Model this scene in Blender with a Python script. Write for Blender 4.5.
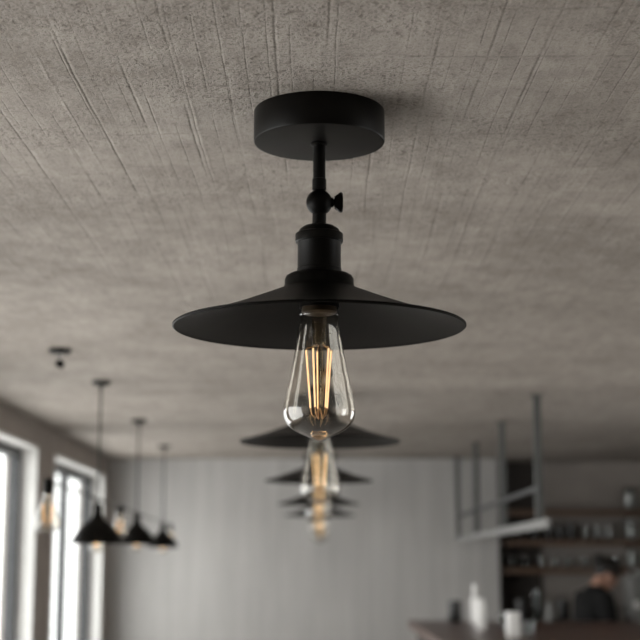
import bpy, bmesh, math, random
from mathutils import Vector, Matrix

random.seed(7)
for o in list(bpy.data.objects):
    bpy.data.objects.remove(o, do_unlink=True)
S = bpy.context.scene
C = S.collection
PI = math.pi

# ------------------------------------------------------------------ camera
CAM_Z = 1.55
cd = bpy.data.cameras.new('camera')
cam = bpy.data.objects.new('camera', cd)
C.objects.link(cam)
cam.location = (0, 0, CAM_Z)
cam.rotation_euler = (math.radians(90 + 9.789), 0, 0)
cd.sensor_width = 36
cd.lens = 36 * 1420 / 640
cd.dof.use_dof = True
cd.dof.focus_distance = 2.64
cd.dof.aperture_fstop = 3.4
cd.clip_start = 0.05
S.camera = cam

# ------------------------------------------------------------------ world, exposure, daylight portals
w = bpy.data.worlds.new('overcast_sky')
S.world = w
w.use_nodes = True
bg = w.node_tree.nodes['Background']
bg.inputs[0].default_value = (1.0, 0.985, 0.965, 1)
bg.inputs[1].default_value = 6.0
S.view_settings.view_transform = 'Standard'
S.view_settings.look = 'None'
S.view_settings.gamma = 1
S.view_settings.use_curve_mapping = False
S.view_settings.exposure = 0.0
S.cycles.max_bounces = 12
S.cycles.diffuse_bounces = 6
S.cycles.transparent_max_bounces = 24
S.cycles.sample_clamp_indirect = 6

WL = -1.82                                     # inner face of the left wall
WR = 4.0
CZ = 2.45                                      # ceiling
YB, YF = 12.25, -3.2                           # back wall, wall behind the camera
YREC = 12.62                                   # wall of the bar recess
SILL, HEAD = 0.45, 2.30
LEFT_WINDOWS = [(9.74, 11.95), (6.88, 9.12), (4.20, 6.44), (1.40, 3.64)]
ADDED_RIGHT_WINDOWS = [(1.9, 3.1), (5.6, 8.2)]  # unseen windows, added to light the bar side and reflect in the bulb


def portal(name, loc, sx, sy, rot):
    l = bpy.data.lights.new(name, 'AREA')
    l.shape = 'RECTANGLE'
    l.size, l.size_y = sx, sy
    l.cycles.is_portal = True
    o = bpy.data.objects.new(name, l)
    C.objects.link(o)
    o.location = loc
    o.rotation_euler = rot


for (a, b) in LEFT_WINDOWS:
    portal('window_daylight', (WL - 0.22, (a + b) / 2, (SILL + HEAD) / 2), HEAD - SILL, b - a, (0, -PI / 2, 0))
for (a, b) in ADDED_RIGHT_WINDOWS:
    portal('window_daylight', (WR + 0.22, (a + b) / 2, (SILL + HEAD) / 2), HEAD - SILL, b - a, (0, PI / 2, 0))


# ------------------------------------------------------------------ material helpers
class NT:
    def __init__(s, name):
        s.m = bpy.data.materials.new(name)
        s.m.use_nodes = True
        s.t = s.m.node_tree
        s.b = s.t.nodes['Principled BSDF']
        s.out = s.t.nodes['Material Output']

    def n(s, kind, **kw):
        nd = s.t.nodes.new(kind)
        for k, v in kw.items():
            setattr(nd, k, v)
        return nd

    def set(s, sock, v):
        if hasattr(v, 'is_linked'):
            s.t.links.new(v, sock)
        else:
            sock.default_value = v

    def math(s, op, a, b=0.0, c=None, clamp=False):
        nd = s.n('ShaderNodeMath', operation=op, use_clamp=clamp)
        s.set(nd.inputs[0], a)
        s.set(nd.inputs[1], b)
        if c is not None:
            s.set(nd.inputs[2], c)
        return nd.outputs[0]

    def ramp(s, v, a, b, x=0.0, y=1.0):
        nd = s.n('ShaderNodeMapRange', clamp=True)
        s.set(nd.inputs[0], v)
        nd.inputs[1].default_value, nd.inputs[2].default_value = a, b
        nd.inputs[3].default_value, nd.inputs[4].default_value = x, y
        return nd.outputs[0]

    def coords(s, scale=(1, 1, 1), rot=(0, 0, 0)):
        tc = s.n('ShaderNodeTexCoord')
        mp = s.n('ShaderNodeMapping')
        mp.inputs['Scale'].default_value = scale
        mp.inputs['Rotation'].default_value = rot
        s.t.links.new(tc.outputs['Object'], mp.inputs[0])
        return mp.outputs[0]

    def noise(s, scale, detail=3, vec=(1, 1, 1), rough=0.5):
        nd = s.n('ShaderNodeTexNoise')
        s.t.links.new(s.coords(vec), nd.inputs['Vector'])
        nd.inputs['Scale'].default_value = scale
        nd.inputs['Detail'].default_value = detail
        nd.inputs['Roughness'].default_value = rough
        return nd.outputs[0]

    def mix(s, f, a, b):
        nd = s.n('ShaderNodeMix', data_type='RGBA')
        s.set(nd.inputs[0], f)
        s.set(nd.inputs[6], a)
        s.set(nd.inputs[7], b)
        return nd.outputs[2]

    def bump(s, h, strength, dist):
        nd = s.n('ShaderNodeBump')
        nd.inputs['Strength'].default_value = strength
        nd.inputs['Distance'].default_value = dist
        s.t.links.new(h, nd.inputs['Height'])
        s.t.links.new(nd.outputs[0], s.b.inputs['Normal'])


def rgba(c):
    return (c[0], c[1], c[2], 1)


def plain(name, col, rough=0.5, metal=0.0, var=0.12, scale=14, bump=0.0, vec=(1, 1, 1), spec=0.5):
    t = NT(name)
    n = t.noise(scale, 4, vec)
    d = tuple(x * (1 - var) for x in col)
    l = tuple(min(1, x * (1 + var)) for x in col)
    t.set(t.b.inputs['Base Color'], t.mix(t.ramp(n, 0.3, 0.7), rgba(d), rgba(l)))
    t.b.inputs['Roughness'].default_value = rough
    t.b.inputs['Metallic'].default_value = metal
    t.b.inputs['Specular IOR Level'].default_value = spec
    if bump:
        t.bump(n, bump, 0.002)
    return t.m


def wood(name, a, b, rough=0.4, axis='x'):
    t = NT(name)
    vec = {'x': (1.2, 16, 16), 'y': (16, 1.2, 16), 'z': (16, 16, 1.2)}[axis]
    n = t.noise(2.5, 5, vec, 0.6)
    t.set(t.b.inputs['Base Color'], t.mix(t.ramp(n, 0.3, 0.7), rgba(a), rgba(b)))
    t.b.inputs['Roughness'].default_value = rough
    t.bump(n, 0.15, 0.002)
    return t.m


def ceiling_material():
    t = NT('board_formed_concrete')
    tc = t.n('ShaderNodeTexCoord')
    sp = t.n('ShaderNodeSeparateXYZ')
    t.t.links.new(tc.outputs['Object'], sp.inputs[0])
    x, y = sp.outputs[0], sp.outputs[1]
    warp = t.noise(1.1, 2, (1, 0.6, 1))
    fine_warp = t.noise(9, 2)
    wx = t.math('ADD', t.math('MULTIPLY_ADD', warp, 0.05, x), t.math('MULTIPLY', fine_warp, 0.004))
    wy = t.math('ADD', t.math('MULTIPLY_ADD', warp, 0.14, y), t.math('MULTIPLY', fine_warp, 0.03))

    def lines(v, step, wid, off=0.0):
        f = t.math('FRACT', t.math('DIVIDE', t.math('ADD', v, off), step))
        d = t.math('MULTIPLY', t.math('ABSOLUTE', t.math('SUBTRACT', f, 0.5)), step)
        return t.ramp(d, 0.0, wid, 1.0, 0.0)

    broken = t.ramp(t.noise(34, 3), 0.30, 0.58, 0.15, 1.0)
    mask_x = t.ramp(t.noise(2.6, 2, (4.0, 0.9, 1)), 0.41, 0.64)
    mask_x2 = t.ramp(t.noise(2.2, 2, (6.0, 0.8, 3)), 0.40, 0.62)
    mask_x3 = t.ramp(t.noise(2.4, 2, (3.0, 0.7, 5)), 0.46, 0.66)
    mask_y = t.ramp(t.noise(2.2, 2, (0.9, 3.6, 1)), 0.39, 0.60)
    lx = t.math('MULTIPLY', t.math('MULTIPLY', lines(wx, 0.094, 0.0042), mask_x), broken)
    lx2 = t.math('MULTIPLY', t.math('MULTIPLY', lines(wx, 0.041, 0.0026), mask_x2), t.math('MULTIPLY', broken, 0.55))
    ly = t.math('MULTIPLY', t.math('MULTIPLY', lines(wy, 0.24, 0.006), mask_y), t.math('MULTIPLY', broken, 0.7))
    seam = t.math('MAXIMUM', t.math('MAXIMUM', lx, lx2), ly)
    ridge = t.math('MULTIPLY', t.math('MULTIPLY', lines(wx, 0.127, 0.005, 0.03), mask_x3), broken)
    # fine streaks along the boards, cross trowel marks, stipple and broad mottling
    streak = t.noise(5, 4, (11, 0.8, 1), 0.6)
    cross = t.noise(5.0, 5, (1.8, 2.6, 1), 0.62)
    cloud = t.noise(0.9, 4, (1.0, 2.0, 1), 0.55)
    patch = t.noise(4.2, 4, (1.2, 0.7, 1), 0.55)
    stip = t.noise(125, 2, (1, 0.75, 1), 0.6)
    grit = t.noise(62, 2, (1, 0.8, 1), 0.6)
    stipmask = t.ramp(t.noise(1.9, 3, (1, 1.6, 1)), 0.36, 0.60, 0.45, 1.0)
    pits = t.math('MULTIPLY', t.math('MAXIMUM', t.ramp(stip, 0.54, 0.62), t.ramp(grit, 0.58, 0.66)), stipmask)
    v = t.math('MULTIPLY_ADD', t.ramp(streak, 0.25, 0.75, -1, 1), 0.08, 0.5)
    v = t.math('MULTIPLY_ADD', t.ramp(cross, 0.25, 0.75, -1, 1), 0.16, v)
    v = t.math('MULTIPLY_ADD', t.ramp(cloud, 0.3, 0.7, -1, 1), 0.15, v)
    v = t.math('MULTIPLY_ADD', t.ramp(patch, 0.3, 0.7, -1, 1), 0.16, v)
    v = t.math('MULTIPLY_ADD', t.ramp(stip, 0.3, 0.7, -1, 1), t.math('MULTIPLY', stipmask, 0.65), v)
    mid = t.noise(14, 4, (1.5, 0.75, 1), 0.6)
    v = t.math('MULTIPLY_ADD', t.ramp(mid, 0.3, 0.7, -1, 1), 0.2, v)
    v = t.math('MULTIPLY_ADD', ridge, 0.12, v, True)
    col = t.mix(v, (0.205, 0.177, 0.152, 1), (0.455, 0.411, 0.368, 1))
    col = t.mix(t.math('MULTIPLY', seam, 0.42), col, (0.12, 0.10, 0.085, 1))
    col = t.mix(t.math('MULTIPLY', pits, 0.72), col, (0.13, 0.108, 0.09, 1))
    t.set(t.b.inputs['Base Color'], col)
    t.b.inputs['Roughness'].default_value = 0.85
    h = t.math('MULTIPLY_ADD', seam, -1.0, t.math('MULTIPLY', t.math('MULTIPLY', pits, stipmask), -0.5))
    h = t.math('MULTIPLY_ADD', ridge, 0.45, h)
    h = t.math('MULTIPLY_ADD', streak, 0.4, h)
    h = t.math('MULTIPLY_ADD', cross, 0.5, h)
    h = t.math('MULTIPLY_ADD', patch, 0.8, h)
    t.bump(h, 0.5, 0.006)
    return t.m


def back_wall_material():
    t = NT('vertically_boarded_concrete')
    tc = t.n('ShaderNodeTexCoord')
    sp = t.n('ShaderNodeSeparateXYZ')
    t.t.links.new(tc.outputs['Object'], sp.inputs[0])
    f = t.math('FRACT', t.math('DIVIDE', sp.outputs[0], 0.23))
    d = t.math('ABSOLUTE', t.math('SUBTRACT', f, 0.5))
    groove = t.ramp(d, 0.0, 0.05, 1.0, 0.0)
    gm = t.math('MULTIPLY', groove, t.ramp(t.noise(1.3, 2, (3, 1, 0.3)), 0.4, 0.65))
    n = t.noise(2.2, 4, (5, 1, 0.35), 0.6)
    c = t.noise(1.1, 3)
    v = t.math('MULTIPLY_ADD', t.ramp(n, 0.3, 0.7, -1, 1), 0.28, 0.5)
    v = t.math('MULTIPLY_ADD', t.ramp(c, 0.3, 0.7, -1, 1), 0.15, v, True)
    col = t.mix(v, (0.375, 0.365, 0.355, 1), (0.545, 0.535, 0.52, 1))
    col = t.mix(t.math('MULTIPLY', gm, 0.35), col, (0.18, 0.17, 0.16, 1))
    t.set(t.b.inputs['Base Color'], col)
    t.b.inputs['Roughness'].default_value = 0.8
    t.bump(gm, 0.3, 0.006)
    return t.m


def thin_glass(name, tint, edge, base=0.05, peak=0.9, power=4.0, rough=0.0):
    """Thin blown glass: a clear sheet with a reflection that grows to the rim."""
    t = NT(name)
    t.t.nodes.remove(t.b)
    lw = t.n('ShaderNodeLayerWeight')
    lw.inputs['Blend'].default_value = 0.5
    p = t.math('POWER', lw.outputs['Facing'], power)
    fac = t.math('MULTIPLY_ADD', p, peak - base, base, True)
    tr = t.n('ShaderNodeBsdfTransparent')
    t.set(tr.inputs[0], t.mix(t.math('POWER', lw.outputs['Facing'], 2.5), rgba(tint), rgba(edge)))
    gl = t.n('ShaderNodeBsdfGlossy')
    gl.inputs['Roughness'].default_value = rough
    mx = t.n('ShaderNodeMixShader')
    t.set(mx.inputs[0], fac)
    t.t.links.new(tr.outputs[0], mx.inputs[1])
    t.t.links.new(gl.outputs[0], mx.inputs[2])
    t.t.links.new(mx.outputs[0], t.out.inputs[0])
    return t.m


def glow(name, col, strength):
    t = NT(name)
    t.b.inputs['Base Color'].default_value = rgba(col)
    t.b.inputs['Emission Color'].default_value = rgba(col)
    n = t.noise(60, 2)
    t.set(t.b.inputs['Emission Strength'], t.ramp(n, 0.2, 0.8, strength * 0.9, strength * 1.1))
    return t.m


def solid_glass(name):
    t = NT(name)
    t.b.inputs['Base Color'].default_value = (1, 0.66, 0.36, 1)  # amber colour stands in for filament glow refracted in the bulb tip
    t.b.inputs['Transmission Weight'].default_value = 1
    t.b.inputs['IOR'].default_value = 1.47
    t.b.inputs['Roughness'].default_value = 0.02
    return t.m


M = {
    'ceiling': ceiling_material(),
    'back': back_wall_material(),
    'wall': plain('taupe_plaster', (0.335, 0.295, 0.265), 0.85, var=0.1, scale=3, bump=0.1),
    'recess': plain('grey_brown_plaster', (0.365, 0.33, 0.30), 0.8, var=0.1, scale=4),
    'floor': plain('pale_concrete_floor', (0.46, 0.43, 0.40), 0.55, var=0.12, scale=3),
    'lining': plain('white_painted_lining', (0.74, 0.73, 0.71), 0.6, var=0.03),
    'frame': plain('dark_window_metal', (0.05, 0.052, 0.055), 0.45, var=0.1),
    'pane': thin_glass('window_glass', (0.97, 0.98, 0.98), (0.8, 0.82, 0.82), 0.04, 0.9, 5),
    'black': plain('matte_black_metal', (0.004, 0.0035, 0.0028), 0.42, var=0.15, scale=60, spec=0.17),
    'black2': plain('satin_black_metal', (0.0035, 0.003, 0.0024), 0.45, var=0.15, scale=60, spec=0.09),
    'bulb': thin_glass('bulb_glass', (0.95, 0.925, 0.88), (0.52, 0.48, 0.42), 0.105, 0.85, 3.2),
    'filament': glow('warm_filament', (1.0, 0.68, 0.36), 1.15),
    'filament_far': glow('amber_filament', (1.0, 0.58, 0.24), 3.4),
    'bead': solid_glass('glow_tinted_tip'),
    'stemglass': thin_glass('stem_glass', (0.86, 0.80, 0.70), (0.45, 0.36, 0.26), 0.08, 0.85, 2.5),
    'wire': plain('copper_wire', (0.55, 0.33, 0.16), 0.35, 0.9),
    'base': plain('dark_brass_screw_base', (0.05, 0.035, 0.02), 0.5, 0.8),
    'rack': plain('grey_painted_steel', (0.075, 0.078, 0.075), 0.6, var=0.08),
    'beam': plain('light_grey_steel', (0.21, 0.21, 0.205), 0.5, var=0.06),
    'shelf': wood('brown_shelf_wood', (0.075, 0.045, 0.03), (0.14, 0.085, 0.055), 0.5, 'x'),
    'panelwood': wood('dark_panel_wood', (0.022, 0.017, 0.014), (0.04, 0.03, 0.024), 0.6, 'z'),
    'bartop': wood('dark_red_brown_worktop', (0.06, 0.030, 0.022), (0.115, 0.058, 0.042), 0.32, 'y'),
    'barbody': wood('dark_bar_panel', (0.03, 0.024, 0.02), (0.05, 0.038, 0.03), 0.6, 'z'),
    'white': plain('white_glaze', (0.88, 0.87, 0.85), 0.3, var=0.02),
    'dark': plain('black_glaze', (0.02, 0.02, 0.02), 0.35, var=0.1),
    'glass': thin_glass('drinking_glass', (0.84, 0.86, 0.86), (0.5, 0.52, 0.52), 0.055, 0.8, 2.6),
    'cream': plain('pale_grey_contents', (0.5, 0.5, 0.48), 0.7, var=0.2, scale=30),
    'steel': plain('brushed_steel', (0.45, 0.45, 0.45), 0.3, 0.9, var=0.06),
    'skin': plain('skin', (0.52, 0.30, 0.22), 0.5, var=0.06),
    'hair': plain('black_hair', (0.012, 0.010, 0.009), 0.5, var=0.3, scale=40, vec=(6, 6, 1)),
    'grey': plain('grey_stoneware', (0.26, 0.26, 0.25), 0.5, var=0.08),
    'knit': plain('black_knit', (0.006, 0.006, 0.0065), 0.95, var=0.2, scale=80, bump=0.3),
    'denim': plain('charcoal_cloth', (0.03, 0.03, 0.034), 0.9, var=0.2, scale=60),
    'leather': plain('black_leather', (0.015, 0.014, 0.014), 0.4, var=0.1),
}


# ------------------------------------------------------------------ mesh helpers
def box(bm, x0, x1, y0, y1, z0, z1, bev=0.0):
    r = bmesh.ops.create_cube(bm, size=1)
    vs = r['verts']
    for v in vs:
        v.co = Vector((x0 + (v.co.x + .5) * (x1 - x0), y0 + (v.co.y + .5) * (y1 - y0), z0 + (v.co.z + .5) * (z1 - z0)))
    if bev:
        es = list({e for v in vs for e in v.link_edges})
        bmesh.ops.bevel(bm, geom=es, offset=bev, segments=2, affect='EDGES', profile=0.5)


def lathe(bm, prof, seg=48, c=(0, 0, 0), mat=None):
    """prof: (radius, height) from one end to the other; radius 0 closes on the axis."""
    mt = mat or Matrix.Identity(4)
    c = Vector(c)
    rings = []
    for r, z in prof:
        if r < 1e-6:
            rings.append([bm.verts.new(c + mt @ Vector((0, 0, z)))])
        else:
            rings.append([bm.verts.new(c + mt @ Vector((r * math.cos(2 * PI * k / seg), r * math.sin(2 * PI * k / seg), z)))
                          for k in range(seg)])
    for a, b in zip(rings, rings[1:]):
        for k in range(seg):
            k2 = (k + 1) % seg
            if len(a) == 1 and len(b) == 1:
                continue
            if len(a) == 1:
                bm.faces.new((a[0], b[k2], b[k]))
            elif len(b) == 1:
                bm.faces.new((a[k], a[k2], b[0]))
            else:
                bm.faces.new((a[k], a[k2], b[k2], b[k]))


def tube(bm, pts, r, seg=10):
    pts = [Vector(p) for p in pts]
    rs = r if isinstance(r, (list, tuple)) else [r] * len(pts)
    rings = []
    for i, p in enumerate(pts):
        d = (pts[min(i + 1, len(pts) - 1)] - pts[max(i - 1, 0)]).normalized()
        up = Vector((0, 0, 1)) if abs(d.z) < 0.9 else Vector((1, 0, 0))
        u = d.cross(up).normalized()
        v = d.cross(u).normalized()
        rings.append([bm.verts.new(p + (u * math.cos(2 * PI * k / seg) + v * math.sin(2 * PI * k / seg)) * rs[i]) for k in range(seg)])
    for a, b in zip(rings, rings[1:]):
        for k in range(seg):
            bm.faces.new((a[k], a[(k + 1) % seg], b[(k + 1) % seg], b[k]))
    bm.faces.new(rings[0][::-1])
    bm.faces.new(rings[-1])


def obj(name, bm, mat, parent=None, smooth=True, angle=32, loc=None):
    bmesh.ops.recalc_face_normals(bm, faces=bm.faces)
    for f in bm.faces:
        f.smooth = smooth
    for e in bm.edges:
        e.smooth = not (len(e.link_faces) == 2 and e.calc_face_angle(0) > math.radians(angle))
    me = bpy.data.meshes.new(name)
    bm.to_mesh(me)
    bm.free()
    me.materials.append(mat)
    o = bpy.data.objects.new(name, me)
    C.objects.link(o)
    if parent is not None:
        o.parent = parent
    if loc is not None:
        o.location = loc
    return o


def tag(o, label, cat, group=None):
    o['label'] = label
    o['category'] = cat
    if group:
        o['group'] = group
    return o


def thing(name, label, cat, loc=(0, 0, 0), group=None):
    o = bpy.data.objects.new(name, None)
    o.empty_display_size = 0.1
    C.objects.link(o)
    o.location = loc
    return tag(o, label, cat, group)


def struct(o, label=None):
    o['kind'] = 'structure'
    if label:
        o['label'] = label
        o['category'] = 'room'
    return o


def copy_tree(o, parent=None):
    c = o.copy()
    C.objects.link(c)
    if parent is not None:
        c.parent = parent
    for ch in list(o.children):
        copy_tree(ch, c)
    return c


BM = bmesh.new

# ------------------------------------------------------------------ the room
T = 0.20
bm = BM(); box(bm, WL - T, WR + T, YF - T, YREC + T, -0.2, 0.0)
struct(obj('floor', bm, M['floor'], smooth=False), 'pale concrete floor of the room')
bm = BM(); box(bm, WL - T, WR + T, YF - T, YREC + T, CZ, CZ + 0.25)
struct(obj('ceiling', bm, M['ceiling'], smooth=False), 'rough warm grey board-formed concrete ceiling')


def wall_x(name, x0, x1, wins, label):
    bm = BM()
    cuts = sorted(wins)
    y = YF - T
    for a, b in cuts:
        box(bm, x0, x1, y, a, 0, CZ)
        box(bm, x0, x1, a, b, 0, SILL)
        box(bm, x0, x1, a, b, HEAD, CZ)
        y = b
    box(bm, x0, x1, y, YREC + T, 0, CZ)
    struct(obj(name, bm, M['wall'], smooth=False), label)


wall_x('wall_left', WL - T, WL, LEFT_WINDOWS, 'taupe plaster wall with tall bright windows')
wall_x('wall_right', WR, WR + T, ADDED_RIGHT_WINDOWS, 'taupe plaster wall at the bar end')
bm = BM(); box(bm, WL, 1.525, YB, YREC + T, 0, CZ)
struct(obj('wall_back', bm, M['back'], smooth=False), 'light grey vertically boarded back wall')
bm = BM(); box(bm, 1.525, WR, YREC, YREC + T, 0, CZ)
struct(obj('wall_recess', bm, M['recess'], smooth=False), 'dim grey brown wall behind the bar shelves')
bm = BM(); box(bm, WL, WR, YF - T, YF, 0, CZ)
struct(obj('wall_front', bm, M['wall'], smooth=False), 'taupe plaster wall behind the viewer')
bm = BM(); box(bm, 1.527, 1.93, YREC - 0.045, YREC, 0, CZ)  # thin dark sheet over the left end of the recess wall
struct(obj('dark_strip_1', bm, M['panelwood'], smooth=False), 'dark full-height strip beside the back wall end')


WIN_LABELS = ['tall bright window in the left wall, the one nearest the back wall', 'tall bright window cut off by the left edge of the photo',
              'third tall window from the back wall, beyond the left edge', 'tall window in the left wall, beside the nearest lamp',
              'added narrow window in the unseen right wall, beside the nearest lamp', 'added wide window in the unseen right wall beside the bar']


def window(idx, a, b, wx, sgn):
    """sgn -1: outside is towards -x."""
    root = bpy.data.objects.new('window_%d' % idx, None)
    C.objects.link(root)
    ym = (a + b) / 2
    root.location = (wx, ym, SILL)
    struct(root, WIN_LABELS[idx - 1])
    L = (b - a) / 2
    H = HEAD - SILL
    X = lambda d0, d1: (min(sgn * d0, sgn * d1), max(sgn * d0, sgn * d1))
    bm = BM()
    x0, x1 = X(-0.012, 0.17)
    box(bm, x0, x1, -L, -L + 0.018, 0, H)
    box(bm, x0, x1, L - 0.018, L, 0, H)
    box(bm, x0, x1, -L + 0.018, L - 0.018, H - 0.018, H)
    obj('window_lining', bm, M['lining'], root, False)
    bm = BM(); box(bm, *X(-0.05, 0.17), -L + 0.018, L - 0.018, 0, 0.03, 0.006)
    obj('window_sill', bm, M['lining'], root, False)
    l2 = L - 0.018
    bm = BM()
    x0, x1 = X(0.09, 0.16)
    f = 0.055
    box(bm, x0, x1, -l2, -l2 + f, 0.03, H - 0.018, 0.004)
    box(bm, x0, x1, l2 - f, l2, 0.03, H - 0.018, 0.004)
    box(bm, x0, x1, -l2 + f, l2 - f, H - 0.018 - 0.06, H - 0.018, 0.004)
    box(bm, x0, x1, -l2 + f, l2 - f, 0.03, 0.10, 0.004)
    obj('window_frame', bm, M['frame'], root, False)
    bm = BM(); box(bm, *X(0.095, 0.155), -0.02, 0.02, 0.10, H - 0.078, 0.004)
    obj('mullion', bm, M['frame'], root, False)
    for s in (-1, 1):
        y0, y1 = sorted((s * 0.02, s * (l2 - f)))
        bm = BM(); box(bm, *X(0.12, 0.126), y0, y1, 0.10, H - 0.078)
        obj('pane', bm, M['pane'], root, False)


for i, (a, b) in enumerate(LEFT_WINDOWS):
    window(i + 1, a, b, WL, -1)
for i, (a, b) in enumerate(ADDED_RIGHT_WINDOWS):
    window(i + 5, a, b, WR, 1)


# ------------------------------------------------------------------ the row of semi-flush lamps
def st_bulb(name, parent, z_top, length, rmax, neck, bright, n_fil=5, detail=True):
    """Tear-drop filament bulb hanging from z_top: glass, base, stem, filaments, tip."""
    k = length
    prof_n = [(neck * 1.03, 0.0), (neck * 1.0, -0.02), (neck + (rmax - neck) * .10, -0.12), (neck + (rmax - neck) * .30, -0.28),
              (neck + (rmax - neck) * .54, -0.44), (neck + (rmax - neck) * .77, -0.58), (neck + (rmax - neck) * .93, -0.68),
              (rmax, -0.755), (rmax * .985, -0.80), (rmax * .93, -0.845), (rmax * .82, -0.885), (rmax * .66, -0.918),
              (rmax * .48, -0.943), (rmax * .32, -0.962), (rmax * .20, -0.980), (rmax * .10, -0.994), (0, -1.0)]
    # smooth the outline
    pts = [Vector((r, z * k)) for r, z in prof_n]
    out = []
    for i in range(len(pts) - 1):
        p0, p1, p2, p3 = pts[max(i - 1, 0)], pts[i], pts[i + 1], pts[min(i + 2, len(pts) - 1)]
        for q in range(4 if detail else 2):
            s = q / (4 if detail else 2)
            v = 0.5 * ((2 * p1) + (p2 - p0) * s + (2 * p0 - 5 * p1 + 4 * p2 - p3) * s * s + (3 * p1 - p0 - 3 * p2 + p3) * s ** 3)
            out.append((max(v.x, 0.0005), v.y))
    out.append((0, -k))
    bm = BM(); lathe(bm, out, 64 if detail else 28)
    g = obj(name, bm, M['bulb'], parent, loc=(0, 0, z_top), angle=80)
    bm = BM(); lathe(bm, [(0, 0.035 * k / .25), (neck * .9, 0.035 * k / .25), (neck * .93, 0.006), (neck * .80, 0.003), (neck * .45, 0.001), (0, 0.001)], 32)
    obj('screw_base', bm, M['base'], g)
    # glass mount inside the neck
    bm = BM(); lathe(bm, [(neck * .42, -0.001), (neck * .36, -.10 * k), (neck * .33, -.19 * k), (neck * .36, -.235 * k), (neck * .2, -.25 * k), (0, -.252 * k)], 24)
    obj('glass_mount', bm, M['stemglass'], g)
    bm = BM()
    tube(bm, [(0, 0, -.25 * k), (0, 0, -.74 * k)], .0125 * k, 10)
    obj('centre_rod', bm, M['stemglass'], g)
    rt, rb = rmax * .37, rmax * .245
    zt, zb = -.275 * k, -.735 * k
    for j in range(n_fil):
        a = 2 * PI * j / n_fil + 0.46
        c, s = math.cos(a), math.sin(a)
        bm = BM(); tube(bm, [(neck * .25 * c, neck * .25 * s, -.235 * k), (rt * .6 * c, rt * .6 * s, -.255 * k), (rt * c, rt * s, -.262 * k), (rt * c, rt * s, zt)], .0026 * k, 6)
        obj('support_wire', bm, M['wire'], g)
        bm = BM(); tube(bm, [(rb * c, rb * s, zb), (rb * .85 * c, rb * .85 * s, zb - .05 * k), (rb * .45 * c, rb * .45 * s, zb - .085 * k), (rb * .2 * c, rb * .2 * s, zb - .02 * k), (0.001 * c, 0.001 * s, -.74 * k)], .0045 * k, 6)
        obj('lead_wire', bm, M['wire'], g)
    for j in range(n_fil):
        a = 2 * PI * j / n_fil + 0.46
        c, s = math.cos(a), math.sin(a)
        bm = BM(); tube(bm, [(rt * c, rt * s, zt), (rb * c, rb * s, zb)], .0068 * k, 8)
        obj('filament', bm, bright, g)
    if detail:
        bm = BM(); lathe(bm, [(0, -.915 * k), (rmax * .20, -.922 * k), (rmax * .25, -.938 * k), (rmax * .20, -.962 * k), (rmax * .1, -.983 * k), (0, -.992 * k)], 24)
        obj('glow_tinted_tip', bm, M['bead'], g)
    return g


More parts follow.
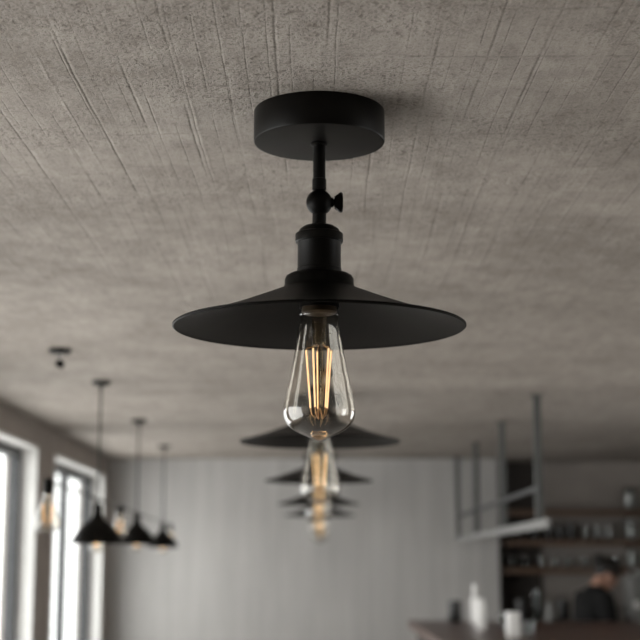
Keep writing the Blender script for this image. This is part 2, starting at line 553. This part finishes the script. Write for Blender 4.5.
def make_lamp(label, group):
    root = thing('ceiling_lamp', label, 'ceiling lamp', (-.0015, 2.75, CZ), group)
    # heights below are offsets from the ceiling (2.45)
    r, h = 0.1315, 0.0655
    bm = BM(); lathe(bm, [(0, 0), (r - .001, 0), (r, -.002), (r, -h + .004), (r - .0015, -h + .001), (r - .005, -h), (0, -h)], 96)
    obj('canopy', bm, M['black'], root)
    bm = BM()
    lathe(bm, [(0, 0), (.0175, 0), (.0175, -.004), (.0125, -.006), (.0125, -.074), (.0142, -.075), (.0142, -.0965), (.0125, -.0975), (0, -.0975)], 32)
    obj('stem', bm, M['black'], root, loc=(0, 0, -h))
    bm = BM()
    zc = -.188
    lathe(bm, [(.011, .028)] + [(.0262 * math.sin(PI * q / 20), .0262 * math.cos(PI * q / 20)) for q in range(3, 18)] + [(.0135, -.0262), (.0135, -.03)], 40, (0, 0, 0))
    j = obj('swivel_joint', bm, M['black2'], root, loc=(0, 0, zc))
    bm = BM()
    mt = Matrix.Rotation(PI / 2, 4, 'Y')
    lathe(bm, [(0, .022), (.010, .022), (.010, .027), (.007, .0285), (.007, .033), (0, .034)], 20, (0, 0, 0), mt)
    # flared wing of the thumb screw
    prof = [(.029, .006), (.032, .009), (.036, .0150), (.039, .0185), (.0425, .0203), (.0455, .0195), (.047, .0165), (.0475, .009)]
    pr = prof + [(x, -z) for x, z in prof[::-1]]
    f = [bm.verts.new((x, -.0065, z)) for x, z in pr]
    b = [bm.verts.new((x, .0065, z)) for x, z in pr]
    n0 = len(bm.edges)
    fs = [bm.faces.new(f), bm.faces.new(b[::-1])]
    for q in range(len(pr)):
        q2 = (q + 1) % len(pr)
        bm.faces.new((f[q], b[q], b[q2], f[q2]))
    es = list(fs[0].edges) + list(fs[1].edges)
    bmesh.ops.bevel(bm, geom=es, offset=.0025, segments=2, affect='EDGES', profile=0.5)
    obj('thumb_screw', bm, M['black2'], j)
    bm = BM()
    lathe(bm, [(0, -.212), (.0138, -.212), (.0138, -.234), (0, -.234)], 32)
    obj('lower_stem', bm, M['black'], root)
    bm = BM()
    lathe(bm, [(0, -.2325), (.017, -.2335), (.031, -.2375), (.039, -.2435), (.0425, -.2505), (.047, -.2525), (.0475, -.2535), (.0475, -.2685), (.0465, -.270), (.0435, -.2705),
               (.0430, -.272), (.0430, -.322), (.0440, -.3235), (.0440, -.331), (.0430, -.3325), (0, -.3325)], 64)
    obj('socket', bm, M['black'], root)
    # stepped gallery and wide shallow cone, one pressed sheet with a rolled rim
    outer = [(.040, -.3325), (.058, -.3345), (.0650, -.3385), (.0680, -.3445), (.0685, -.3555), (.0700, -.3605), (.078, -.3655), (.098, -.3735), (.130, -.3865), (.165, -.4000),
             (.205, -.4145), (.245, -.4275), (.274, -.4345), (.2845, -.4365), (.2875, -.4385), (.2875, -.4412), (.2850, -.4428)]
    inner = [(.2815, -.4412), (.2740, -.4388), (.245, -.4315), (.205, -.4185), (.165, -.4040), (.130, -.3905), (.098, -.3780), (.074, -.3690), (.060, -.3620), (.045, -.3600), (.040, -.3600)]
    bm = BM(); lathe(bm, outer + inner + [outer[0]], 128)
    bmesh.ops.remove_doubles(bm, verts=bm.verts, dist=1e-5)
    obj('shade', bm, M['black2'], root, angle=50)
    bm = BM(); lathe(bm, [(0, -.340), (.0395, -.340), (.0395, -.402), (.0375, -.402), (.0365, -.395), (0, -.395)], 40)
    obj('lamp_holder', bm, M['black2'], root)
    st_bulb('bulb', root, -.4165, .248, .0705, .0375, M['filament'])
    return root


G1 = 'row of black cone ceiling lamps'
lamp = make_lamp('large sharp matte black cone lamp on round ceiling plate, nearest of the row', G1)
ROW = [(0.0, 5.08, .026, 'black cone lamp directly behind the nearest glowing bulb, second in the row'),
       (-.005, 7.6, .018, 'blurred black cone lamp third in the row, under the second bulb'),
       (-.012, 10.0, .040, 'small blurred black cone lamp fourth in the row'),
       (0.0, 11.65, .062, 'smallest, farthest black cone lamp at the end of the row')]
for x, y, dz, lab in ROW:
    c = copy_tree(lamp)
    c.location = (x, y, CZ)
    c['label'] = lab
    for ch in c.children:
        nm = ch.name.split('.')[0]
        if nm == 'stem':
            ch.scale.z = (.0975 + dz) / .0975
        elif nm != 'canopy':
            ch.location.z -= dz

# ------------------------------------------------------------------ linear chandelier by the windows
ch = thing('linear_chandelier', 'black linear chandelier of cone shades and bare bulbs before the windows', 'chandelier', (-1.126, 8.5, CZ))
ch.rotation_euler.z = math.radians(1.5)
ZBAR = 1.868 - CZ
for (y, drop, k) in ((7.0, .02, 1.08), (8.9, -.004, 1), (10.85, -.006, 1)):
    yy = y - 8.5
    bm = BM(); lathe(bm, [(0, 0), (.046, 0), (.046, -.014), (.04, -.020), (.010, -.024), (.010, -.04), (0, -.04)], 32, (0, yy, 0))
    obj('ceiling_plate', bm, M['black'], ch)
    bm = BM(); tube(bm, [(0, yy, -.035), (0, yy, ZBAR)], .005, 10)
    obj('rod', bm, M['black'], ch)
    zt = ZBAR - drop
    bm = BM()
    lathe(bm, [(0, ZBAR + .004), (.010, ZBAR + .004), (.011, zt - .002), (.020, zt - .006), (.022, zt - .06), (.026, zt - .066), (.030, zt - .075)] +
          [(q * k, zt - h) for q, h in ((.045, .090), (.072, .112), (.098, .146), (.116, .183), (.121, .195), (.118, .195), (.095, .150), (.068, .117), (.040, .097))] + [(.02, zt - .09), (0, zt - .09)], 40, (0, yy, 0))
    s = obj('shade', bm, M['black2'], ch)
    b = st_bulb('bulb', ch, zt - .115, .125, .036, .017, M['filament_far'], 4, False)
    b.location.y = yy
bm = BM(); tube(bm, [(0, 5.45 - 8.5, ZBAR), (0, 11.7 - 8.5, ZBAR)], .004, 10)
obj('crossbar', bm, M['black'], ch)
for y, dz in ((5.5, .008), (7.95, 0), (11.6, 0)):
    yy = y - 8.5
    bm = BM(); lathe(bm, [(0, ZBAR + .010), (.012, ZBAR + .010), (.018, ZBAR), (.019, ZBAR - .035 - dz), (.016, ZBAR - .04 - dz), (0, ZBAR - .04 - dz)], 24, (0, yy, 0))
    obj('socket', bm, M['black2'], ch)
    b = st_bulb('bulb', ch, ZBAR - .036 - dz, .138 if dz == 0 else .155, .042 if dz == 0 else .049, .018, M['filament_far'], 2, False)
    b.location.y = yy

sp = thing('ceiling_spotlight', 'small round black ceiling spotlight above the hanging lamps, by the left windows', 'spotlight', (-1.10, 5.94, CZ))
bm = BM(); lathe(bm, [(0, 0), (.047, 0), (.047, -.014), (.042, -.018), (0, -.018)], 40)
obj('mounting_plate', bm, M['black'], sp)
bm = BM(); lathe(bm, [(0, -.017), (.006, -.017), (.006, -.052), (0, -.052)], 16)
obj('stem', bm, M['steel'], sp)
bm = BM()
lathe(bm, [(0, .018), (.010, .016), (.017, .009), (.020, 0), (.019, -.012), (.016, -.014), (.013, -.008), (0, -.007)], 24, (.002, -.002, -.064), Matrix.Rotation(math.radians(25), 4, 'Y'))
obj('lamp_head', bm, M['black2'], sp)

# ------------------------------------------------------------------ hanging rack over the bar
rk = thing('hanging_rack', 'grey steel rack hung from ceiling on four posts over the bar', 'rack', (1.16, 9.6, CZ))
for y in (7.57, 9.05, 10.6, 12.02):
    yy = y - 9.6
    bm = BM(); box(bm, -.02, .02, yy - .02, yy + .02, 1.785 - CZ, -.0005, .003)
    obj('post', bm, M['rack'], rk, False)
    bm = BM(); box(bm, -.035, .035, yy - .035, yy + .035, -.008, 0, .002)
    obj('ceiling_bracket', bm, M['rack'], rk, False)
bm = BM(); box(bm, -.012, .012, 7.50 - 9.6, 12.1 - 9.6, 1.94 - CZ, 1.965 - CZ, .003)
obj('rail', bm, M['frame'], rk, False)
bm = BM(); box(bm, -.02, .004, 7.22 - 9.6, 12.2 - 9.6, 1.735 - CZ, 1.785 - CZ, .004)
obj('shelf_beam', bm, M['beam'], rk, False)

# ------------------------------------------------------------------ bar, back counter, shelves
BZ = 1.156
bar = thing('bar_counter', 'long dark wooden bar counter with red brown worktop and white crockery', 'bar', (2.1, 8.7, 0))


def slab(bm, poly, z0, z1):
    a = [bm.verts.new((x - 2.1, y - 8.7, z0)) for x, y in poly]
    b = [bm.verts.new((x - 2.1, y - 8.7, z1)) for x, y in poly]
    bm.faces.new(a[::-1]); bm.faces.new(b)
    for i in range(len(poly)):
        j = (i + 1) % len(poly)
        bm.faces.new((a[i], a[j], b[j], b[i]))


bm = BM(); slab(bm, [(.637, 10.5), (3.6, 9.95), (3.6, 7.0), (.637, 7.0)], BZ - .05, BZ)
bmesh.ops.bevel(bm, geom=list(bm.edges), offset=.004, segments=2, affect='EDGES')
obj('worktop', bm, M['bartop'], bar, False)
bm = BM(); slab(bm, [(.70, 10.42), (3.55, 9.88), (3.55, 7.08), (.70, 7.08)], .08, BZ - .05)
obj('body', bm, M['barbody'], bar, False)
bm = BM(); slab(bm, [(.75, 10.36), (3.5, 9.82), (3.5, 7.13), (.75, 7.13)], 0, .08)
obj('plinth', bm, M['dark'], bar, False)

bc = thing('back_counter', 'low dark counter along the wall below the shelves', 'counter', (2.8, 12.2, 0))
bm = BM(); box(bm, -1.26, 1.19, -.30, .37, 1.01, 1.05, .004)
obj('worktop', bm, M['barbody'], bc, False)
bm = BM(); box(bm, -1.24, 1.18, -.26, .37, .08, 1.01)
obj('body', bm, M['barbody'], bc, False)
bm = BM(); box(bm, -1.22, 1.16, -.20, .37, 0, .08)
obj('plinth', bm, M['dark'], bc, False)
for k in range(4):
    x0 = -1.23 + k * .602
    bm = BM(); box(bm, x0, x0 + .592, -.28, -.26, .10, .99, .003)
    d = obj('door', bm, M['panelwood'], bc, False)
    bm = BM(); tube(bm, [(x0 + .52, -.30, .80), (x0 + .52, -.30, .92)], .006, 8)
    obj('handle', bm, M['steel'], d)

GS = 'brown wooden wall shelves behind the bar'
for z, nm in ((1.993, 'topmost'), (1.737, 'middle'), (1.500, 'lowest')):
    s = thing('wall_shelf', '%s brown wooden shelf on the dim wall behind the bar' % nm, 'shelf', (2.7, YREC - .045, z), GS)
    bm = BM(); box(bm, -1.13, 1.15, -.27, 0.0, -.025, .025, .003)
    obj('board', bm, M['shelf'], s, False)
    for x in (-1.0, 0, 1.0):
        bm = BM(); box(bm, x - .012, x + .012, -.22, -.001, -.033, -.025); box(bm, x - .012, x + .012, -.009, .044 if x > -.8 else 0, -.10, -.025)
        obj('bracket', bm, M['black'], s, False)


def tumbler(loc, r, h, label, group, mat='glass', name='drinking_glass', cat='glass'):
    bm = BM()
    t = .004
    lathe(bm, [(0, 0), (r * .82, 0), (r * .85, .004), (r, h), (r - t, h), (r * .85 - t, .012), (0, .012)], 28)
    o = obj(name, bm, M[mat], loc=loc)
    return tag(o, label, cat, group)


SY = 12.43
Z1, Z2, Z3 = 2.0185, 1.7625, 1.5255
# topmost shelf: jar with dark lid
def jar(loc, r, h, label, group=None, lid='dark'):
    j = thing('storage_jar', label, 'jar', loc, group)
    bm = BM(); lathe(bm, [(0, 0), (r * .95, 0), (r, .01), (r, h * .85), (r * .8, h * .9), (r * .8, h * .92), (r * .77, h * .92), (r * .77, h * .9), (r - .006, h * .84), (r - .006, .012), (0, .012)], 32)
    obj('jar_body', bm, M['glass'], j)
    bm = BM(); lathe(bm, [(0, .013), (r - .008, .013), (r - .008, h * .7), (0, h * .72)], 28)
    obj('contents', bm, M['cream'], j)
    bm = BM(); lathe(bm, [(0, h * .92), (r * .86, h * .92), (r * .86, h * .99), (r * .8, h), (0, h)], 28)
    obj('lid', bm, M[lid], j)
    return j


jar((2.70, SY, Z1), .058, .20, 'tall jar with dark lid standing on the topmost bar shelf')
jar((2.70, SY, Z2), .048, .175, 'pale jar on the middle bar shelf, right of the glasses', lid='cream')
jar((2.70, SY, Z3), .045, .15, 'pale jar on the lowest bar shelf, just above right of the bowed head', lid='cream')


def canister(loc, r, h, label, group=None, mat='dark', cat='canister'):
    c = thing('canister', label, cat, loc, group)
    bm = BM(); lathe(bm, [(0, 0), (r * .94, 0), (r, .006), (r, h * .86), (0, h * .86)], 32)
    obj('canister_body', bm, M[mat], c)
    bm = BM(); lathe(bm, [(0, h * .86), (r * 1.04, h * .86), (r * 1.04, h * .94), (r * .9, h * .96), (r * .2, h * .965), (r * .2, h), (0, h)], 32)
    obj('lid', bm, M[mat], c)
    return c


ordn = ['first', 'second', 'third', 'fourth', 'fifth', 'sixth', 'seventh', 'eighth']
gm = 'drinking glasses on the middle shelf'
for i, x in enumerate((2.305, 2.41, 2.505)):
    tumbler((x, SY, Z2), .036, .135, '%s clear glass from left on the middle bar shelf' % ordn[i], gm)
gb = 'black canisters on the middle shelf'
for i, x in enumerate((1.62, 1.74, 1.86, 1.985, 2.085, 2.185)):
    canister((x, SY, Z2), .046, .125 + .02 * (i % 2), '%s black canister from left on the middle bar shelf' % ordn[i], gb)
gl = 'drinking glasses on the lowest shelf'
for i, x in enumerate((1.66, 1.78, 1.91, 2.03, 2.14, 2.29, 2.39, 2.56)):
    tumbler((x, SY, Z3), .036, .10, '%s small glass from left on the lowest bar shelf' % ordn[i], gl)

# things on the back counter
canister((1.70, 12.2, 1.05), .055, .22, 'black canister farthest left on the back counter', 'canisters on the back counter')
canister((2.05, 12.2, 1.05), .055, .22, 'black canister on the back counter, left one of the close pair', 'canisters on the back counter')
canister((2.19, 12.2, 1.05), .055, .22, 'black canister on the back counter, right one of the close pair', 'canisters on the back counter')


def pitcher(loc, r, h, label, mat):
    p = thing('pitcher', label, 'pitcher', loc)
    bm = BM(); lathe(bm, [(0, 0), (r, 0), (r * 1.05, .01), (r, h * .4), (r * .72, h * .75), (r * .8, h), (r * .75, h), (r * .66, h * .75), (r * .9, h * .4), (0, .012)], 32)
    obj('pitcher_body', bm, M[mat], p)
    bm = BM(); tube(bm, [(r * .7, 0, h * .88), (r * 1.5, 0, h * .82), (r * 1.6, 0, h * .5), (r * .95, 0, h * .28)], .006, 8)
    obj('handle', bm, M[mat], p)
    return p


pitcher((1.915, 12.05, 1.05), .042, .19, 'grey pitcher on the back counter before the black canisters', 'grey')
tumbler((1.84, 12.3, 1.05), .04, .29, 'tall pale glass vase on the back counter beside the grey pitcher', None, 'glass', 'glass_vase', 'vase')

em = thing('espresso_machine', 'steel espresso machine at the right end of the back counter', 'espresso machine', (2.90, 12.2, 1.05))
bm = BM(); box(bm, -.28, .28, -.05, .28, .06, .42, .012)
obj('housing', bm, M['grey'], em, False)
bm = BM(); box(bm, -.28, .28, -.24, .28, .42, .46, .008)
obj('cup_rail', bm, M['steel'], em, False)
bm = BM(); box(bm, -.28, .28, -.24, -.05, .03, .075, .006)
obj('drip_tray', bm, M['steel'], em, False)
for x in (-.25, .25):
    for y in (-.2, .24):
        bm = BM(); lathe(bm, [(0, 0), (.02, 0), (.015, .04 if y < 0 else .065), (0, .04 if y < 0 else .065)], 16, (x, y, 0))
        obj('foot', bm, M['dark'], em)
for x in (-.13, .13):
    bm = BM(); lathe(bm, [(0, .42), (.036, .42), (.036, .31), (.03, .29), (0, .29)], 24, (x, -.14, 0)); tube(bm, [(x, -.16, .30), (x, -.32, .28)], .013, 10)
    obj('group_head', bm, M['steel'], em)
bm = BM(); lathe(bm, [(0, -.004), (.035, -.004), (.035, .02), (.03, .024), (0, .022)], 28, (-.235, -.055, .17), Matrix.Rotation(PI / 2, 4, 'X'))
obj('pressure_gauge', bm, M['white'], em)

# things on the bar
canister((.955, 10.28, BZ), .046, .15, 'black lidded canister at far left corner of the bar')


def bottle(loc, r, h, label, group=None):
    b = thing('bottle', label, 'bottle', loc, group)
    bm = BM(); lathe(bm, [(0, 0), (r * .95, 0), (r, .006), (r, h * .52), (r * .93, h * .6), (r * .62, h * .72), (r * .52, h * .78), (r * .52, h * .9), (0, h * .9)], 36)
    obj('bottle_body', bm, M['white'], b)
    bm = BM(); lathe(bm, [(0, h * .9), (r * .6, h * .9), (r * .6, h * .98), (r * .55, h), (0, h)], 28)
    obj('cap', bm, M['white'], b)
    return b


bottle((1.055, 9.85, BZ), .031, .262, 'slender tall white bottle on the bar, behind the stout carafe')


def carafe(loc, r, h, label):
    b = thing('carafe', label, 'carafe', loc)
    bm = BM(); lathe(bm, [(0, 0), (r * .9, 0), (r, .01), (r, h * .72), (r * .9, h * .84), (r * .74, h * .93), (r * .74, h), (r * .66, h), (r * .66, h * .93), (0, h * .9)], 36)
    obj('carafe_body', bm, M['white'], b)
    bm = BM(); lathe(bm, [(0, h * .9), (r * .64, h * .92), (r * .64, h * 1.01), (r * .5, h * 1.03), (0, h * 1.03)], 28)
    obj('stopper', bm, M['white'], b)


carafe((.997, 8.98, BZ), .033, .185, 'stout white carafe on the bar in front of the slender bottle')
tumbler((1.185, 9.35, BZ), .033, .09, 'small clear glass on bar between stout carafe and stacked mugs', None)
tumbler((1.205, 8.38, BZ), .035, .075, 'small clear glass on bar just right of the stacked white mugs', None)


def mug(loc, rot, label):
    m = thing('mug', label, 'mug', loc, 'stacked white mugs')
    m.rotation_euler.z = rot
    r, h = .043, .068
    bm = BM(); lathe(bm, [(0, 0), (r * .8, 0), (r * .9, .006), (r, h), (r - .004, h), (r * .85, .012), (0, .010)], 32)
    obj('cup', bm, M['white'], m)
    bm = BM(); tube(bm, [(r * .93, 0, h * .82), (r * 1.5, 0, h * .78), (r * 1.62, 0, h * .5), (r * 1.4, 0, h * .25), (r * .88, 0, h * .2)], .005, 8)
    obj('handle', bm, M['white'], m)
    return m


mug((1.07, 8.05, BZ), 1.2, 'lower white mug of the two stacked on the bar')
mug((1.07, 8.05, BZ + .0685), 1.75, 'upper white mug of the two stacked on the bar')


# ------------------------------------------------------------------ the person behind the bar
def loft(bm, rings, seg=24):
    """rings: (x, y, z, forward radius, side radius), horizontal ellipses from low to high, closed at both ends."""
    rs = [[bm.verts.new((x + a * math.cos(2 * PI * k / seg), y + b * math.sin(2 * PI * k / seg), z)) for k in range(seg)] for x, y, z, a, b in rings]
    for p, q in zip(rs, rs[1:]):
        for k in range(seg):
            bm.faces.new((p[k], p[(k + 1) % seg], q[(k + 1) % seg], q[k]))
    bm.faces.new(rs[0][::-1])
    bm.faces.new(rs[-1])


def limb(bm, pts, rad, seg=14):
    """Tapered limb with rounded joints."""
    tube(bm, pts, rad, seg)
    for p, r_ in zip(pts, rad):
        q = bmesh.ops.create_uvsphere(bm, u_segments=seg, v_segments=10, radius=r_ * .99)
        for v in q['verts']:
            v.co += Vector(p)


def build_person(px, py):
    # faces +x; y<0 is the right side (towards the camera)
    bm = bmesh.new()
    loft(bm, [(0, 0, .78, .06, .10), (0, 0, .82, .10, .155), (-.01, 0, .90, .118, .172), (.0, 0, .98, .110, .158), (.02, 0, 1.06, .105, .145), (.04, 0, 1.14, .115, .155),
              (.055, 0, 1.22, .125, .168), (.07, 0, 1.29, .112, .172), (.08, 0, 1.33, .085, .145), (.088, 0, 1.36, .066, .09), (.095, 0, 1.385, .056, .060), (.112, 0, 1.42, .052, .052), (.15, 0, 1.47, .048, .046)])
    for s in (-1, 1):
        limb(bm, [(.07, s * .165, 1.285), (.075, s * .205, 1.16), (.085, s * .225, 1.04)], [.064, .056, .045])
        limb(bm, [(.085, s * .225, 1.04), (.17, s * .20, .985), (.27, s * .17, .925)], [.045, .043, .030])
        limb(bm, [(.265, s * .17, .927), (.31, s * .16, .905), (.345, s * .155, .89)], [.029, .033, .030])
        limb(bm, [(.0, s * .085, .86), (.015, s * .095, .68), (.03, s * .10, .48)], [.095, .082, .060])
        limb(bm, [(.03, s * .10, .48), (.005, s * .10, .33), (-.01, s * .10, .09)], [.060, .056, .040])
        limb(bm, [(-.02, s * .10, .05), (.06, s * .105, .048), (.15, s * .115, .036)], [.045, .044, .034])
    # fingers
    for s in (-1, 1):
        base = Vector((.345, s * .155, .89))
        for q in range(4):
            off = (q - 1.5) * .019
            ln = (.062, .075, .080, .066)[q if s > 0 else 3 - q]
            p0 = base + Vector((0, off, 0))
            tube(bm, [p0 + Vector((-.02, 0, .004)), p0 + Vector((ln * .45, 0, -.010)), p0 + Vector((ln * .75, 0, -.032)), p0 + Vector((ln * .8, 0, -.058))], [.0095, .009, .008, .0065], 8)
        p0 = base + Vector((-.02, -s * .028, 0))
        tube(bm, [p0, p0 + Vector((.025, -s * .018, -.014)), p0 + Vector((.05, -s * .016, -.032))], [.011, .010, .0075], 8)
    bmesh.ops.recalc_face_normals(bm, faces=bm.faces)
    # head, turned down over the work
    R = Matrix.Translation((.195, 0, 1.476)) @ Matrix.Rotation(math.radians(38), 4, 'Y')

    def blob(c, rad, seg=20, mt=R):
        r = bmesh.ops.create_uvsphere(bm, u_segments=seg, v_segments=seg // 2 + 2, radius=1)
        for v in r['verts']:
            v.co = mt @ (Vector((v.co.x * rad[0], v.co.y * rad[1], v.co.z * rad[2])) + Vector(c))
    blob((-.008, 0, .028), (.096, .076, .090), 24)
    blob((.030, 0, -.035), (.062, .058, .080), 24)
    blob((.066, 0, -.092), (.026, .028, .024))
    blob((.098, 0, -.022), (.018, .014, .026))       # nose
    blob((.086, 0, -.006), (.014, .010, .032))
    blob((.084, 0, -.066), (.012, .025, .007))       # lips
    blob((.084, 0, -.056), (.012, .023, .006))
    for s in (-1, 1):
        blob((.082, s * .031, .012), (.010, .020, .008))      # brow
        blob((.078, s * .031, -.004), (.010, .014, .009))     # eye
        blob((-.004, s * .078, -.012), (.018, .010, .032))    # ear
    bmesh.ops.recalc_face_normals(bm, faces=bm.faces)
    tmp = bpy.data.meshes.new('tmp')
    bm.to_mesh(tmp)
    bm.free()
    o = bpy.data.objects.new('tmp', tmp)
    C.objects.link(o)
    rm = o.modifiers.new('r', 'REMESH')
    rm.mode = 'VOXEL'
    rm.voxel_size = .0085
    sm = o.modifiers.new('s', 'SMOOTH')
    sm.iterations = 3
    dg = bpy.context.evaluated_depsgraph_get()
    dg.update()
    me = bpy.data.meshes.new_from_object(o.evaluated_get(dg))
    bpy.data.objects.remove(o, do_unlink=True)
    me.name = 'person'
    me.materials.clear()
    me.materials.append(M['skin'])
    for p in me.polygons:
        p.use_smooth = True
    person = bpy.data.objects.new('person', me)
    C.objects.link(person)
    person.location = (px, py, 0)
    person.rotation_euler.z = math.radians(20)
    tag(person, 'person in black with dark hair tied up, head bowed, behind the bar', 'person')

    def clothes(name, test, infl, mat):
        b = bmesh.new()
        b.from_mesh(me)
        b.normal_update()
        kill = [f for f in b.faces if not test(f.calc_center_median())]
        bmesh.ops.delete(b, geom=kill, context='FACES')
        b.normal_update()
        for v in b.verts:
            v.co += v.normal * infl
        return obj(name, b, mat, person, angle=80)
    inhead = lambda c: c.z > 1.335 + .35 * (c.x - .09) * (1 if c.x > .09 else 0) and abs(c.y) < .12 and (c.x > .02)
    clothes('sweater', lambda c: c.z > .86 and not (c.x > .25 and c.z < .95) and not (c.z > 1.375 + (c.x - .10) * -.35 and abs(c.y) < .11), .012, M['knit'])
    clothes('trousers', lambda c: .10 < c.z < .91 and c.x < .2, .009, M['denim'])
    clothes('shoe', lambda c: c.z < .105 and c.y < 0, .008, M['leather'])
    clothes('shoe', lambda c: c.z < .105 and c.y > 0, .008, M['leather'])
    # hair cap and bun
    b = bmesh.new()
    r = bmesh.ops.create_uvsphere(b, u_segments=32, v_segments=24, radius=1)
    Ri = R.to_3x3()
    for v in r['verts']:
        c = v.co.copy()
        w_ = 1 + .03 * math.sin(22 * math.atan2(c.y, c.z + 1.2))
        v.co = R @ Vector((c.x * .107 * w_ - .012, c.y * .087 * w_, c.z * .104 * w_ + .034))
    kill = []
    for f in b.faces:
        q = R.inverted() @ f.calc_center_median()
        if (q.x > .045 and q.z < .055) or (q.z < -.012 and q.x > -.05) or q.z < -.055:
            kill.append(f)
    bmesh.ops.delete(b, geom=kill, context='FACES')
    geom = bmesh.ops.solidify(b, geom=list(b.faces), thickness=.012)
    h = obj('hair', b, M['hair'], person, angle=80)
    b = bmesh.new()
    r = bmesh.ops.create_uvsphere(b, u_segments=24, v_segments=16, radius=1)
    for v in r['verts']:
        c = v.co.copy()
        w_ = 1 + .05 * math.sin(9 * math.atan2(c.y, c.z) + 4 * c.x)
        v.co = R @ Vector((c.x * .036 * w_ - .128, c.y * .04 * w_, c.z * .04 * w_ + .058))
    obj('hair_bun', b, M['hair'], h, angle=80)
    return person


build_person(2.065, 11.25)
